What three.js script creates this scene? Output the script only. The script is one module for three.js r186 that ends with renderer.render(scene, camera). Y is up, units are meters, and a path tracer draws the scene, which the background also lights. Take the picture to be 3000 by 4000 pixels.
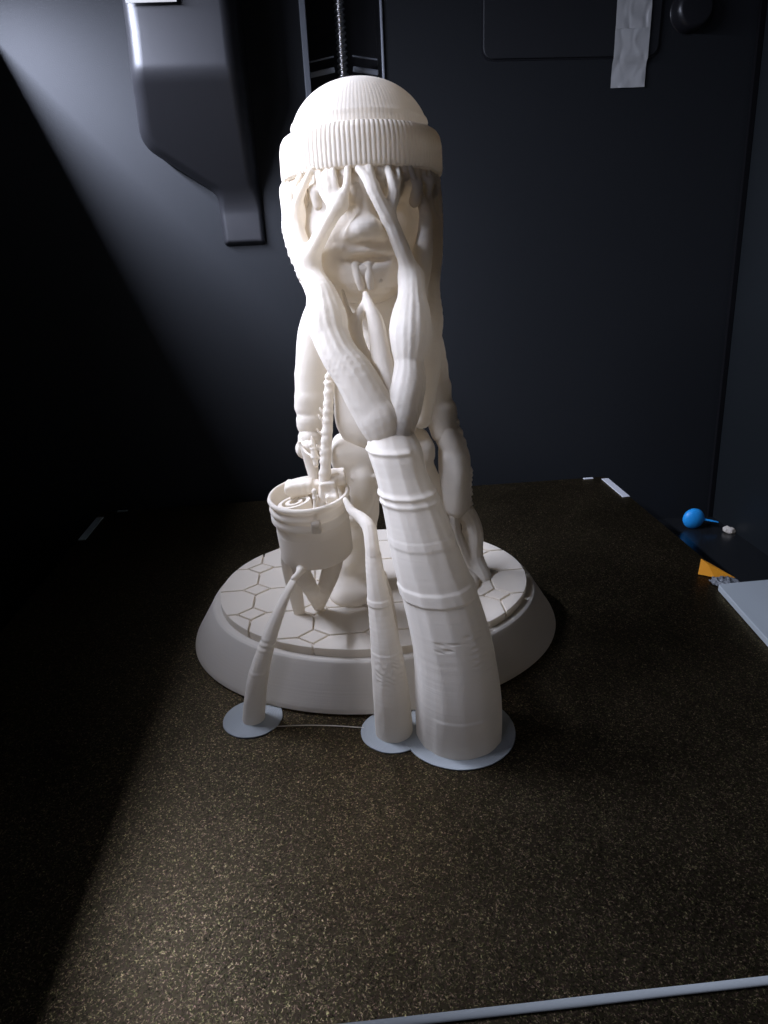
import * as THREE from 'three';
import { ImprovedNoise } from 'three/addons/math/ImprovedNoise.js';
import { mergeGeometries } from 'three/addons/utils/BufferGeometryUtils.js';
import { RoundedBoxGeometry } from 'three/addons/geometries/RoundedBoxGeometry.js';
import { RectAreaLightUniformsLib } from 'three/addons/lights/RectAreaLightUniformsLib.js';

// ---------------------------------------------------------------- camera, light, exposure (real size; lengths below in mm)
const MM = 0.001;
const scene = new THREE.Scene();
scene.background = new THREE.Color(0.004, 0.0045, 0.005);
const camera = new THREE.PerspectiveCamera(73.47, 768 / 1024, 0.01, 5);
camera.position.set(-7.242 * MM, 118.623 * MM, 199.223 * MM);
camera.rotation.set(-0.376, -0.06, -0.05, 'YXZ');
camera.updateMatrixWorld();
const renderer = new THREE.WebGLRenderer({ antialias: true });
renderer.setSize(768, 1024);
renderer.toneMapping = THREE.LinearToneMapping;
renderer.toneMappingExposure = 1.0;
renderer.shadowMap.enabled = true;
RectAreaLightUniformsLib.init();
const LED = { at: [-152, 226, 0], turn: 0.16, wide: 9, modules: [[-60, 92, 430], [50, 116, 350]], long: 216, color: new THREE.Color(0.875, 0.945, 1.21) };   // modules: z, length, power
const ROOM = { power: 1.7, color: new THREE.Color(0.86, 0.9, 1.2) };

// ---------------------------------------------------------------- helpers
let seed = 7;
const rnd = () => { seed = (seed * 1664525 + 1013904223) >>> 0; return seed / 4294967296; };
const perlin = new ImprovedNoise();
const noise = (x, y, z = 0) => perlin.noise(x, y, z);
const hash = (x, y) => { const s = Math.sin(x * 127.1 + y * 311.7) * 43758.5453; return s - Math.floor(s); };
const clamp = (x, a = 0, b = 1) => Math.min(b, Math.max(a, x));
const smooth = (a, b, x) => { const t = clamp((x - a) / (b - a)); return t * t * (3 - 2 * t); };

function mesh(name, geometry, material, parent) {            // geometry in mm
  geometry.scale(MM, MM, MM);
  const m = new THREE.Mesh(geometry, material);
  m.name = name; m.castShadow = m.receiveShadow = true;
  (parent || scene).add(m);
  return m;
}
function thing(name, label, category, at = [0, 0, 0], group) {
  const o = new THREE.Group();
  o.name = name; o.position.set(at[0] * MM, at[1] * MM, at[2] * MM);
  o.userData = { label, category };
  if (group) o.userData.group = group;
  scene.add(o);
  return o;
}
const tag = (o, label, category, group) => { o.userData.label = label; o.userData.category = category; if (group) o.userData.group = group; return o; };
const structure = (o, label, category) => { o.userData.kind = 'structure'; if (label) o.userData.label = label; if (category) o.userData.category = category; return o; };
const box = (w, h, d, x, y, z, r = 0.5) => { const g = new RoundedBoxGeometry(w, h, d, 2, Math.min(r, w / 2.01, h / 2.01, d / 2.01)); g.translate(x, y, z); return g; };
const shapeOf = (pts) => { const s = new THREE.Shape(); pts.forEach(([x, y], i) => (i ? s.lineTo(x, y) : s.moveTo(x, y))); s.closePath(); return s; };
function roundShape(pts, r) {                                // polygon with rounded corners; r a number or one per corner
  const s = new THREE.Shape(), n = pts.length;
  for (let i = 0; i < n; i++) {
    const p = pts[i], a = pts[(i + n - 1) % n], b = pts[(i + 1) % n], rr = Array.isArray(r) ? r[i] : r;
    const la = Math.hypot(a[0] - p[0], a[1] - p[1]), lb = Math.hypot(b[0] - p[0], b[1] - p[1]);
    const ra = Math.min(rr, la * 0.48) / la, rb = Math.min(rr, lb * 0.48) / lb;
    const q = [p[0] + (a[0] - p[0]) * ra, p[1] + (a[1] - p[1]) * ra], t = [p[0] + (b[0] - p[0]) * rb, p[1] + (b[1] - p[1]) * rb];
    if (i) s.lineTo(q[0], q[1]); else s.moveTo(q[0], q[1]);
    s.quadraticCurveTo(p[0], p[1], t[0], t[1]);
  }
  s.closePath();
  return s;
}
function grid(nu, nv, f, closedU = false) {                  // parametric surface; f(u, v) -> [x, y, z]
  const pos = [], uv = [], idx = [];
  for (let j = 0; j <= nv; j++) for (let i = 0; i <= nu; i++) {
    const p = f(i / nu, j / nv);
    pos.push(p[0], p[1], p[2]); uv.push(p[0] + p[2] * 0.7, p[1]);
  }
  for (let j = 0; j < nv; j++) for (let i = 0; i < nu; i++) {
    const a = j * (nu + 1) + i, b = a + 1, c = a + nu + 1, d = c + 1;
    idx.push(a, b, c, b, d, c);
  }
  const g = new THREE.BufferGeometry();
  g.setAttribute('position', new THREE.Float32BufferAttribute(pos, 3));
  g.setAttribute('uv', new THREE.Float32BufferAttribute(uv, 2));
  g.setIndex(idx); g.computeVertexNormals();
  if (closedU) {                                             // weld the seam's normals
    const n = g.attributes.normal;
    for (let j = 0; j <= nv; j++) {
      const a = j * (nu + 1), b = a + nu;
      const v = new THREE.Vector3(n.getX(a) + n.getX(b), n.getY(a) + n.getY(b), n.getZ(a) + n.getZ(b)).normalize();
      n.setXYZ(a, v.x, v.y, v.z); n.setXYZ(b, v.x, v.y, v.z);
    }
  }
  return g;
}

const interp = (keys, t) => {                                // smooth curve through [x, y, z, r, ...] keys
  const s = t * (keys.length - 1), i = Math.min(keys.length - 2, s | 0), f = s - i, A = keys[Math.max(0, i - 1)], B = keys[i], C = keys[i + 1], D = keys[Math.min(keys.length - 1, i + 2)];
  return B.map((b, k) => 0.5 * (2 * b + (C[k] - A[k]) * f + (2 * A[k] - 5 * b + 4 * C[k] - D[k]) * f * f + (3 * b - A[k] - 3 * C[k] + D[k]) * f * f * f));
};

// ---- solid fields: chains of tapered capsules, ellipsoids and boxes joined by a smooth minimum, meshed by surface nets
const smin = (a, b, k) => { const h = Math.max(k - Math.abs(a - b), 0) / k; return Math.min(a, b) - h * h * k * 0.25; };
function capsule(a, b, o = {}) {
  const [ax, ay, az, ar] = a, [bx, by, bz, br] = b, dx = bx - ax, dy = by - ay, dz = bz - az, L = dx * dx + dy * dy + dz * dz;
  const R = Math.max(ar, br) + 0.6, facet = o.facet || 0, n = o.n || 9, kx = o.flat || 1;
  const f = (x, y, z) => {
    const t = clamp(((x - ax) * dx + (y - ay) * dy + (z - az) * dz) / L);
    const ex = x - ax - t * dx, ey = y - ay - t * dy, ez = (z - az - t * dz) / kx;
    let d = Math.sqrt(ex * ex + ey * ey + ez * ez) - ar - (br - ar) * t;
    if (facet && d < 3) d += facet * (Math.abs(Math.sin(0.5 * n * Math.atan2(ez, ex) + ax)) - 0.6);
    return d;
  };
  f.box = [Math.min(ax, bx) - R, Math.min(ay, by) - R, Math.min(az, bz) - R * Math.max(1, kx), Math.max(ax, bx) + R, Math.max(ay, by) + R, Math.max(az, bz) + R * Math.max(1, kx)];
  f.k = o.k ?? 2;
  return f;
}
function chain(keys, o = {}) {                                // one limb along a smooth curve through [x, y, z, radius] keys
  const pts = [], per = o.per ?? (keys.length > 2 ? 4 : 1), m = keys.length - 1;
  for (let i = 0; i < m * per; i++) pts.push(interp(keys, i / (m * per))); pts.push(keys[m]);
  const segs = pts.slice(1).map((b, i) => { const a = pts[i], d = [b[0] - a[0], b[1] - a[1], b[2] - a[2]]; return { a, d, L: d[0] * d[0] + d[1] * d[1] + d[2] * d[2] || 1e-6, dr: b[3] - a[3], mx: (a[0] + b[0]) / 2, my: (a[1] + b[1]) / 2, mz: (a[2] + b[2]) / 2, R: Math.hypot(...d) / 2 + Math.max(a[3], b[3]) }; });
  const facet = o.facet || 0, n = o.n || 9, flat = o.flat || 1;
  const f = (x, y, z) => {
    let best = 1e9, bx = 0, bz = 1;
    for (const s of segs) {
      const qx = x - s.mx, qy = y - s.my, qz = z - s.mz, far = best + s.R;
      if (flat === 1 && far > 0 && qx * qx + qy * qy + qz * qz > far * far) continue;
      const [ax, ay, az, ar] = s.a, t = clamp(((x - ax) * s.d[0] + (y - ay) * s.d[1] + (z - az) * s.d[2]) / s.L);
      const ex = x - ax - t * s.d[0], ey = y - ay - t * s.d[1], ez = (z - az - t * s.d[2]) / flat, d = Math.sqrt(ex * ex + ey * ey + ez * ez) - ar - s.dr * t;
      if (d < best) { best = d; bx = ex; bz = ez; }
    }
    if (facet && best < 3) best += facet * (Math.abs(Math.sin(0.5 * n * Math.atan2(bz, bx) + 0.4)) - 0.6 + 1.4 * noise(Math.atan2(bz, bx) * 4, y * 0.05, 2));
    return best;
  };
  f.box = [1e9, 1e9, 1e9, -1e9, -1e9, -1e9];
  for (const p of pts) for (let i = 0; i < 3; i++) { const r = p[3] * (i === 2 ? Math.max(1, flat) : 1) + 0.4; f.box[i] = Math.min(f.box[i], p[i] - r); f.box[i + 3] = Math.max(f.box[i + 3], p[i] + r); }
  f.k = o.k ?? 2;
  return f;
}
function ball(x, y, z, rx, ry, rz, o = {}) {
  const m = Math.min(rx, ry, rz);
  const f = (px, py, pz) => { const a = (px - x) / rx, b = (py - y) / ry, c = (pz - z) / rz, q = Math.sqrt(a * a + b * b + c * c); return (q - 1) * m * (q > 1 ? 1 : 1); };
  f.box = [x - rx, y - ry, z - rz, x + rx, y + ry, z + rz]; f.k = o.k ?? 3; f.cut = o.cut;
  return f;
}
function block(x, y, z, w, h, d, o = {}) {
  const r = o.r ?? 0.8;
  const f = (px, py, pz) => {
    const a = Math.abs(px - x) - w / 2 + r, b = Math.abs(py - y) - h / 2 + r, c = Math.abs(pz - z) - d / 2 + r;
    return Math.hypot(Math.max(a, 0), Math.max(b, 0), Math.max(c, 0)) + Math.min(Math.max(a, b, c), 0) - r;
  };
  f.box = [x - w / 2, y - h / 2, z - d / 2, x + w / 2, y + h / 2, z + d / 2]; f.k = o.k ?? 1.2; f.cut = o.cut;
  return f;
}
function solid(prims, h, { rough = 0.05, warp, floor = -1e9 } = {}) {
  prims = prims.flat();
  const lo = [1e9, 1e9, 1e9], hi = [-1e9, -1e9, -1e9];
  for (const p of prims) if (!p.cut) for (let i = 0; i < 3; i++) { lo[i] = Math.min(lo[i], p.box[i]); hi[i] = Math.max(hi[i], p.box[i + 3]); }
  for (let i = 0; i < 3; i++) { lo[i] -= 2 * h + 1; hi[i] += 2 * h + 1; }
  const field = (x, y, z) => {
    let d = 50;
    for (const p of prims) {
      const b = p.box, qx = Math.max(b[0] - x, x - b[3], 0), qy = Math.max(b[1] - y, y - b[4], 0), qz = Math.max(b[2] - z, z - b[5], 0);
      if (!p.cut) {
        if (qx * qx + qy * qy + qz * qz > (d + p.k) * (d + p.k) && d > 0) continue;
        if (d <= 0 && qx + qy + qz > p.k) continue;
        d = smin(d, p(x, y, z), p.k);
      } else if (qx + qy + qz < 4) d = -smin(-d, p(x, y, z), p.k);
    }
    if (warp) d += warp(x, y, z);
    if (rough && Math.abs(d) < 3) d += rough * (noise(x * 0.55, y * 0.4, z * 0.55) + 0.6 * noise(x * 1.6, y * 0.3, z * 1.6) + 0.3 * noise(3.1, y * 1.1, 0.7));
    return Math.max(d, floor - y);
  };
  const n = lo.map((l, i) => Math.ceil((hi[i] - l) / h) + 1), [nx, ny, nz] = n;
  const val = new Float32Array(nx * ny * nz).fill(9), at = (i, j, k) => (k * ny + j) * nx + i;
  const B = 4;                                               // coarse blocks first: skip those far from the surface
  for (let k = 0; k < nz; k += B) for (let j = 0; j < ny; j += B) for (let i = 0; i < nx; i += B) {
    const c = field(lo[0] + (i + B / 2) * h, lo[1] + (j + B / 2) * h, lo[2] + (k + B / 2) * h), far = Math.abs(c) > h * B * 1.7 + 1.5;
    for (let kk = k; kk < Math.min(k + B, nz); kk++) for (let jj = j; jj < Math.min(j + B, ny); jj++) for (let ii = i; ii < Math.min(i + B, nx); ii++)
      val[at(ii, jj, kk)] = far ? c : field(lo[0] + ii * h, lo[1] + jj * h, lo[2] + kk * h);
  }
  const id = new Int32Array(nx * ny * nz).fill(-1), pos = [], idx = [];
  for (let k = 0; k < nz - 1; k++) for (let j = 0; j < ny - 1; j++) for (let i = 0; i < nx - 1; i++) {
    let s = 0; const v = [];
    for (let c = 0; c < 8; c++) { v[c] = val[at(i + (c & 1), j + ((c >> 1) & 1), k + (c >> 2))]; if (v[c] < 0) s |= 1 << c; }
    if (s === 0 || s === 255) continue;
    let x = 0, y = 0, z = 0, m = 0;
    for (let c = 0; c < 8; c++) for (const bit of [1, 2, 4]) {
      if (c & bit) continue;
      const e = c | bit;
      if ((v[c] < 0) === (v[e] < 0)) continue;
      const t = v[c] / (v[c] - v[e]);
      x += (c & 1) + (bit === 1 ? t : 0); y += ((c >> 1) & 1) + (bit === 2 ? t : 0); z += (c >> 2) + (bit === 4 ? t : 0); m++;
    }
    id[at(i, j, k)] = pos.length / 3;
    pos.push(lo[0] + (i + x / m) * h, lo[1] + (j + y / m) * h, lo[2] + (k + z / m) * h);
  }
  const quad = (a, b, c, d, flip) => { if (a < 0 || b < 0 || c < 0 || d < 0) return; if (flip) idx.push(a, c, b, b, c, d); else idx.push(a, b, c, b, d, c); };
  for (let k = 1; k < nz - 1; k++) for (let j = 1; j < ny - 1; j++) for (let i = 1; i < nx - 1; i++) {
    const s = val[at(i, j, k)] < 0;
    if (s !== val[at(i + 1, j, k)] < 0) quad(id[at(i, j - 1, k - 1)], id[at(i, j, k - 1)], id[at(i, j - 1, k)], id[at(i, j, k)], !s);
    if (s !== val[at(i, j + 1, k)] < 0) quad(id[at(i - 1, j, k - 1)], id[at(i - 1, j, k)], id[at(i, j, k - 1)], id[at(i, j, k)], !s);
    if (s !== val[at(i, j, k + 1)] < 0) quad(id[at(i - 1, j - 1, k)], id[at(i, j - 1, k)], id[at(i - 1, j, k)], id[at(i, j, k)], !s);
  }
  const g = new THREE.BufferGeometry(), uv = [];
  for (let i = 0; i < pos.length; i += 3) uv.push(pos[i] + pos[i + 2] * 0.7, pos[i + 1]);
  g.setAttribute('position', new THREE.Float32BufferAttribute(pos, 3));
  g.setAttribute('uv', new THREE.Float32BufferAttribute(uv, 2));
  g.setIndex(idx); g.computeVertexNormals();
  return g;
}

// ---------------------------------------------------------------- procedural materials
function dataTexture(w, h, f, srgb, sx = 1, sy = 1) {        // f(x, y) -> [r, g, b] in 0..1; uv are in mm: one tile covers sx x sy mm
  const a = new Uint8Array(w * h * 4);
  for (let y = 0; y < h; y++) for (let x = 0; x < w; x++) {
    const c = f(x, y), i = (y * w + x) * 4;
    for (let k = 0; k < 3; k++) a[i + k] = clamp(c[k]) * 255;
    a[i + 3] = 255;
  }
  const t = new THREE.DataTexture(a, w, h);
  t.magFilter = THREE.LinearFilter; t.minFilter = THREE.LinearFilter;
  t.wrapS = t.wrapT = THREE.RepeatWrapping; t.repeat.set(1 / sx, 1 / sy);
  if (srgb) t.colorSpace = THREE.SRGBColorSpace;
  t.needsUpdate = true;
  return t;
}
// printed plastic: horizontal layer lines of uneven height plus a fine vertical grain
const layers = [];
for (let y = 0; y < 512; y++) layers.push(0.45 * hash(y, 3) + 0.35 * hash(y >> 2, 9) + 0.2 * hash(y >> 4, 5));
const printBump = dataTexture(256, 512, (x, y) => { const v = 0.72 * layers[y] + 0.28 * hash(x, y >> 5); return [v, v, v]; }, false, 40, 64);
const printRough = dataTexture(128, 256, (x, y) => { const v = 0.5 + 0.18 * (noise(x * 0.09, y * 0.06, 1.5) + 0.5 * hash(x, y)); return [v, v, v]; }, false, 30, 40);
const pla = new THREE.MeshPhysicalMaterial({ color: new THREE.Color(0.90, 0.835, 0.725), roughness: 1, transmission: 0.42, thickness: 0, clearcoat: 0.12, clearcoatRoughness: 0.5, bumpMap: printBump, bumpScale: 0.00003, specularIntensity: 0.3 });
const plaFlat = new THREE.MeshPhysicalMaterial({ color: new THREE.Color(0.90, 0.835, 0.725), roughness: 1, transmission: 0.42, thickness: 0, clearcoat: 0.12, clearcoatRoughness: 0.5, specularIntensity: 0.3 });
const brimMat = new THREE.MeshPhysicalMaterial({ color: new THREE.Color(0.40, 0.425, 0.425), roughness: 0.4, specularIntensity: 0.6 });

// textured build sheet
const N = 2048, speck = new Float32Array(N * N);
for (let i = 0; i < 680000; i++) {                           // fine pebbled grain: short bright and dark strokes of one or two grains
  let x = rnd() * N, y = rnd() * N; const a = rnd() * 6.283, L = 1.4 + rnd() * 3.2, v = (rnd() < 0.5 ? -0.8 : 1) * (0.2 + 0.8 * rnd() * rnd()) * 1.1;
  for (let s = 0; s < L; s++) { speck[((y | 0) & 2047) * N + ((x | 0) & 2047)] += v; x += Math.cos(a); y += Math.sin(a); }
}
const wear = (x, y) => 0.5 + 0.5 * noise(x * 0.004, y * 0.004, 4) + 0.25 * noise(x * 0.02, y * 0.013, 8);
const plateColor = dataTexture(N, N, (x, y) => {
  const v = speck[y * N + x], big = wear(x, y), tint = hash(x >> 1, y >> 1);
  const b = clamp(0.24 + (v > 0 ? 0.42 : 0.18) * v + 0.04 * big, 0.02, 1);
  return [b * (0.96 + 0.14 * tint), b * (0.86 + 0.10 * hash(y >> 1, x >> 1)), b * (0.61 + 0.16 * tint)];
}, true, 256, 256);
const plateBump = dataTexture(N, N, (x, y) => { const v = clamp(0.5 + 0.25 * speck[y * N + x]); return [v, v, v]; }, false, 256, 256);
const plateRough = dataTexture(512, 512, (x, y) => { const v = 0.40 + 0.10 * (wear(x * 4, y * 4) - 0.5) + 0.05 * hash(x, y); return [v, v, v]; }, false, 256, 256);
const plateMat = new THREE.MeshPhysicalMaterial({ color: 0xffffff, map: plateColor, bumpMap: plateBump, bumpScale: 0.00009, roughness: 1, roughnessMap: plateRough, metalness: 0.95, specularIntensity: 0.8, specularColor: new THREE.Color(1, 0.9, 0.72) });
const grain = dataTexture(512, 512, (x, y) => { const v = 0.5 + 0.3 * noise(x * 0.35, y * 0.35, 2) + 0.25 * (hash(x, y) - 0.5); return [v, v, v]; }, false, 60, 60);
const wallMat = new THREE.MeshPhysicalMaterial({ color: new THREE.Color(0.0125, 0.014, 0.016), roughness: 0.6, bumpMap: grain, bumpScale: 0.00005, specularIntensity: 0.6 });
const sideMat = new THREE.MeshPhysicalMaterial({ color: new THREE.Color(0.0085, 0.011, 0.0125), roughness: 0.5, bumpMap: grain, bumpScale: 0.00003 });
const blackMat = new THREE.MeshPhysicalMaterial({ color: new THREE.Color(0.012, 0.012, 0.014), roughness: 0.35 });
const ductMat = new THREE.MeshPhysicalMaterial({ color: new THREE.Color(0.02, 0.02, 0.022), roughness: 0.42, bumpMap: grain, bumpScale: 0.00004 });
const steel = new THREE.MeshStandardMaterial({ color: new THREE.Color(0.62, 0.61, 0.6), roughness: 0.28, metalness: 1 });
const railMat = new THREE.MeshPhysicalMaterial({ color: new THREE.Color(0.26, 0.28, 0.31), roughness: 0.35 });

// ---------------------------------------------------------------- the printer chamber
const FLOOR = -36, WZ = -150;
{ // back wall with the opening of the screw channel
  const s = shapeOf([[-215, FLOOR - 4], [215, FLOOR - 4], [215, 300], [-215, 300]]);
  const hole = new THREE.Path(); [[-9, 90], [-9, 290], [23, 290], [23, 90]].forEach(([x, y], i) => (i ? hole.lineTo(x, y) : hole.moveTo(x, y))); hole.closePath();
  s.holes.push(hole);
  const g = new THREE.ExtrudeGeometry(s, { depth: 6, bevelEnabled: false }); g.translate(0, 0, WZ - 6);
  const wall = structure(mesh('wall_back', g, wallMat));
  // shallow access panel with rounded corners, outlined by a groove
  const outer = roundShape([[66.5, 190], [146.5, 189], [147.5, 290], [66.5, 290]], 5);
  const inner = roundShape([[67.5, 191], [145.5, 190], [146.5, 289], [67.5, 289]], 4.4); outer.holes.push(new THREE.Path(inner.getPoints(6)));
  const lip = new THREE.ExtrudeGeometry(outer, { depth: 0.4, bevelEnabled: false }); lip.translate(0, 0, WZ);
  mesh('panel_groove', lip, blackMat, wall);
  const pan = new THREE.ExtrudeGeometry(inner, { depth: 1.2, bevelEnabled: true, bevelSize: 0.4, bevelThickness: 0.4, bevelSegments: 2 }); pan.translate(0, 0, WZ - 0.3);
  mesh('access_panel', pan, new THREE.MeshPhysicalMaterial({ color: new THREE.Color(0.0112, 0.0122, 0.0142), roughness: 0.55, bumpMap: grain, bumpScale: 0.00005 }), wall);
}
{ // right side wall, leaning slightly
  const g = box(6, 360, 420, 0, 130, 40, 0.4);
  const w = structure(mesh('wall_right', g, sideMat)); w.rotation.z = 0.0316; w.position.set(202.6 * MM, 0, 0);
  const cg = box(3, 345, 2, 0, 130, -148.8, 0.5);
  mesh('corner_seal', cg, new THREE.MeshPhysicalMaterial({ color: new THREE.Color(0.004, 0.004, 0.005), roughness: 0.9, specularIntensity: 0.3 }), w).position.set(-4.4 * MM, 0, 0);
}
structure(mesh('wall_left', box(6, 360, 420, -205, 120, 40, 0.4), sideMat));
structure(mesh('chamber_floor', box(440, 4, 430, 0, FLOOR - 2, 45, 0.4), new THREE.MeshPhysicalMaterial({ color: new THREE.Color(0.012, 0.013, 0.014), roughness: 0.25 })));
structure(mesh('ceiling', box(440, 5, 300, 0, 297, -20, 0.5), blackMat));

{ // build plate
  const p = thing('build_plate', 'dark brown textured build plate that the white figurine stands on', 'build plate');
  const s = roundShape([[-128, -128], [128, -128], [128, 134], [-128, 134]], 3);
  const g = new THREE.ExtrudeGeometry(s, { depth: 1, bevelEnabled: false }); g.rotateX(Math.PI / 2);
  mesh('textured_sheet', g, plateMat, p);
  mesh('heated_bed', box(250, 6, 252, 0, -4.1, 0, 1), blackMat, p);
  const clipMat = new THREE.MeshPhysicalMaterial({ color: new THREE.Color(0.55, 0.56, 0.58), roughness: 0.45 });
  // pale edge markers
  const mk = (x, z, w, d, turn, dim) => { const m = mesh('edge_marker', box(w, 0.5, d, 0, 0.25, 0, 0.2), dim ? new THREE.MeshPhysicalMaterial({ color: new THREE.Color(0.25, 0.3, 0.32), roughness: 0.5 }) : clipMat, p); m.position.set(x * MM, 0.05 * MM, z * MM); m.rotation.y = turn; };
  mk(-117.2, -126.6, 5, 1.6, 0, true); mk(118.2, -126.2, 5, 1.6, 0, false); mk(-126, -106, 3.4, 27, 0, true); mk(126.1, -110.5, 3.6, 27, 0, false);
}
{ // primed line of plastic along the front edge
  const g = grid(12, 160, (u, v) => {
    const a = u * 6.2832, x = -40 + v * 165, w = 0.8 + 0.1 * noise(v * 9, 1.2), h = 0.36 + 0.05 * noise(v * 11, 7.1);
    return [x, 0.3 + Math.sin(a) * h, 125.9 + Math.cos(a) * w + 0.12 * noise(v * 6, 3.3)];
  }, true);
  tag(mesh('purge_line', g, new THREE.MeshPhysicalMaterial({ color: new THREE.Color(0.27, 0.29, 0.29), roughness: 0.6 })), 'thin pale strip of plastic running along the front edge of the plate', 'plastic strip');
}

{ // duct cover on the back wall
  const o = thing('duct_cover', 'dark grey plastic duct cover narrowing downwards, left of the figurine', 'duct cover', [0, 0, WZ]);
  const out = roundShape([[-75.5, 290], [-78, 185], [-82.6, 161], [-55, 141.5], [-54.6, 119.6], [-35.3, 119.4], [-35.5, 290]], [1, 14, 6, 3.5, 2.2, 2.2, 1]);
  const contour = out.getPoints(8);
  const span = (y) => { let L = 1e9, R = -1e9; contour.forEach((p, i) => { const q = contour[(i + 1) % contour.length]; const [py, qy, px, qx] = [p.y, q.y, p.x, q.x]; if ((py - y) * (qy - y) > 0 || py === qy) return; const x = px + (qx - px) * (y - py) / (qy - py); L = Math.min(L, x); R = Math.max(R, x); }); return [L, R]; };
  const ramp = (y) => { const t = 3.2 + (y - 138) * 0.76, top = 37, m = smin(t, top, 2.5); return -smin(-3.2, -m, 4); };
  const rows = []; for (let y = 119.6; y < 170; y += 0.7) rows.push(y); for (let y = 170; y < 195; y += 0.8) rows.push(y); for (let y = 196; y < 290; y += 12) rows.push(y); rows.push(289.5);
  const g = grid(40, rows.length - 1, (u, v) => {            // a rounded box section at every height
    const y = rows[Math.round(v * (rows.length - 1))], [L, R] = span(y), d = ramp(y) * smooth(119.2, 121.5, y), r = Math.min(d, 8, (R - L) / 2.2), rl = r * 0.85;
    const k = Math.round(u * 40);
    if (k <= 4) return [L, y, (d - r) * k / 4];
    if (k <= 16) { const t = (k - 4) / 12 * 1.5708; return [L + rl * (1 - Math.cos(t)), y, d - r + r * Math.sin(t)]; }
    if (k <= 24) { const t = (k - 16) / 8; return [L + rl + (R - L - rl - r * 0.7) * t, y, d]; }
    if (k <= 36) { const t = (36 - k) / 12 * 1.5708; return [R - r * 0.7 * (1 - Math.cos(t)), y, d - r + r * Math.sin(t)]; }
    return [R, y, (d - r) * (40 - k) / 4];
  });
  mesh('cover_shell', g, ductMat, o);
  const st = mesh('sticker', box(18.5, 24, 0.3, -65, 216.2, 39.6, 0.1), new THREE.MeshPhysicalMaterial({ color: new THREE.Color(0.36, 0.35, 0.31), roughness: 0.7 }), o);
  st.userData.label = 'pale cream sticker at the top of the duct cover';
}
{ // lead screw in its channel
  const c = thing('screw_channel', 'black recessed channel with pale edge strips behind the beanie', 'channel', [0, 0, WZ]);
  mesh('channel_lining', mergeGeometries([box(36, 204, 2, 7, 190, -34, 0.3), box(2, 204, 29, -10.2, 190, -20, 0.3), box(2, 204, 29, 24.2, 190, -20, 0.3)]), blackMat, c);
  mesh('edge_strip', box(2.7, 200, 2.5, -10.2, 190, 0.4, 0.5), railMat, c);
  mesh('edge_strip', box(1.1, 200, 2.2, 23.1, 190, 0.3, 0.4), railMat, c);
  for (const [x, t] of [[-3.4, 0.16], [16.4, -0.16]]) {
    for (const [y, h] of [[196.5, 0.7], [191.4, 2.2]]) { const b = mesh('cross_brace', box(11.5, h, 6, 0, 0, 0, 0.3), railMat, c); b.position.set(x * MM, y * MM, -17 * MM); b.rotation.z = t; b.rotation.x = 0.2; }
  }
  const o = thing('lead_screw', 'shiny threaded steel rod standing in the black channel above the beanie', 'threaded rod', [5.6, 90, WZ - 2.5]);
  mesh('thread', grid(36, 3000, (u, v) => { const a = u * 6.2832, y = v * 198, r = 1.95 + 0.42 * Math.sin(y * 6.2832 / 2.2 - a); return [Math.cos(a) * r, y, -Math.sin(a) * r]; }, true), steel, o);
}
{ const g = grid(8, 60, (u, v) => { const y = 290 - v * 112.2, w = 15.6; return [126.2 + (v > 0 ? 0 : 0) + u * w - w / 2 + 7, y, 0.5 + (y > 189 ? 1.6 : 0.2 + 1.4 * smooth(186.5, 189, y)) + 0.3 * noise(u * 3, y * 0.25) + 0.12 * noise(u * 9, y * 0.7)]; });
  g.translate(0, 0, WZ + 0.1);
  g.scale(-1, 1, 1); g.scale(-1, 1, 1);
  const tapeBump = dataTexture(256, 256, (x, y) => { const v = 0.5 + 0.5 * noise(x * 0.03 + 0.8 * noise(x * 0.02, y * 0.02, 5), y * 0.02, 1); return [v, v, v]; }, false, 30, 40);
  tag(mesh('tape_strip', g, new THREE.MeshPhysicalMaterial({ color: new THREE.Color(0.62, 0.62, 0.6), roughness: 0.38, metalness: 0.25, bumpMap: tapeBump, bumpScale: 0.0006, side: THREE.DoubleSide })), 'wrinkled silver grey tape strip hanging down the back wall at upper right', 'tape');
}
{ const g = new THREE.LatheGeometry([[0, 7], [6, 7], [7.4, 6.2], [8, 4.6], [8.2, 0], [9, 0]].map(([x, y]) => new THREE.Vector2(x, y)), 40); g.rotateX(Math.PI / 2); g.translate(159, 206, WZ + 0.1);
  tag(mesh('wall_plug', g, blackMat), 'round black plug on the back wall just right of the silver tape', 'plug'); }

{ // LED bar on the left side: the only lamp
  const o = thing('led_bar', 'white LED light bar high on the left side of the chamber', 'lamp', LED.at);
  mesh('lamp_housing', box(14, 8, LED.long + 8, 0, 5, 0, 1).rotateZ(LED.turn), blackMat, o);
  mesh('lamp_shade', mergeGeometries([box(38.6, 1.5, 149, -7.7, -20, -74.4, 0.4), box(42.5, 1.5, 119, -4.4, -20, 59.4, 0.4), box(1.5, 34, LED.long + 20, -26, 2, 0, 0.4)]), blackMat, o);
  const d = new THREE.Vector3(Math.sin(LED.turn), -Math.cos(LED.turn), 0);
  for (const [z, long, power] of LED.modules) {
    mesh('led_lens', box(LED.wide, 1.2, long, 0, 0.4, 0, 0.4).rotateZ(LED.turn).translate(0, 0, z), new THREE.MeshStandardMaterial({ color: 0xffffff, emissive: LED.color, emissiveIntensity: 3 }), o);
    const l = new THREE.RectAreaLight(LED.color, power, long * MM, LED.wide * MM);
    l.position.copy(o.position).addScaledVector(d, 1.2 * MM); l.position.z += z * MM;
    l.lookAt(l.position.clone().add(d));
    scene.add(l);
  }
}
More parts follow.
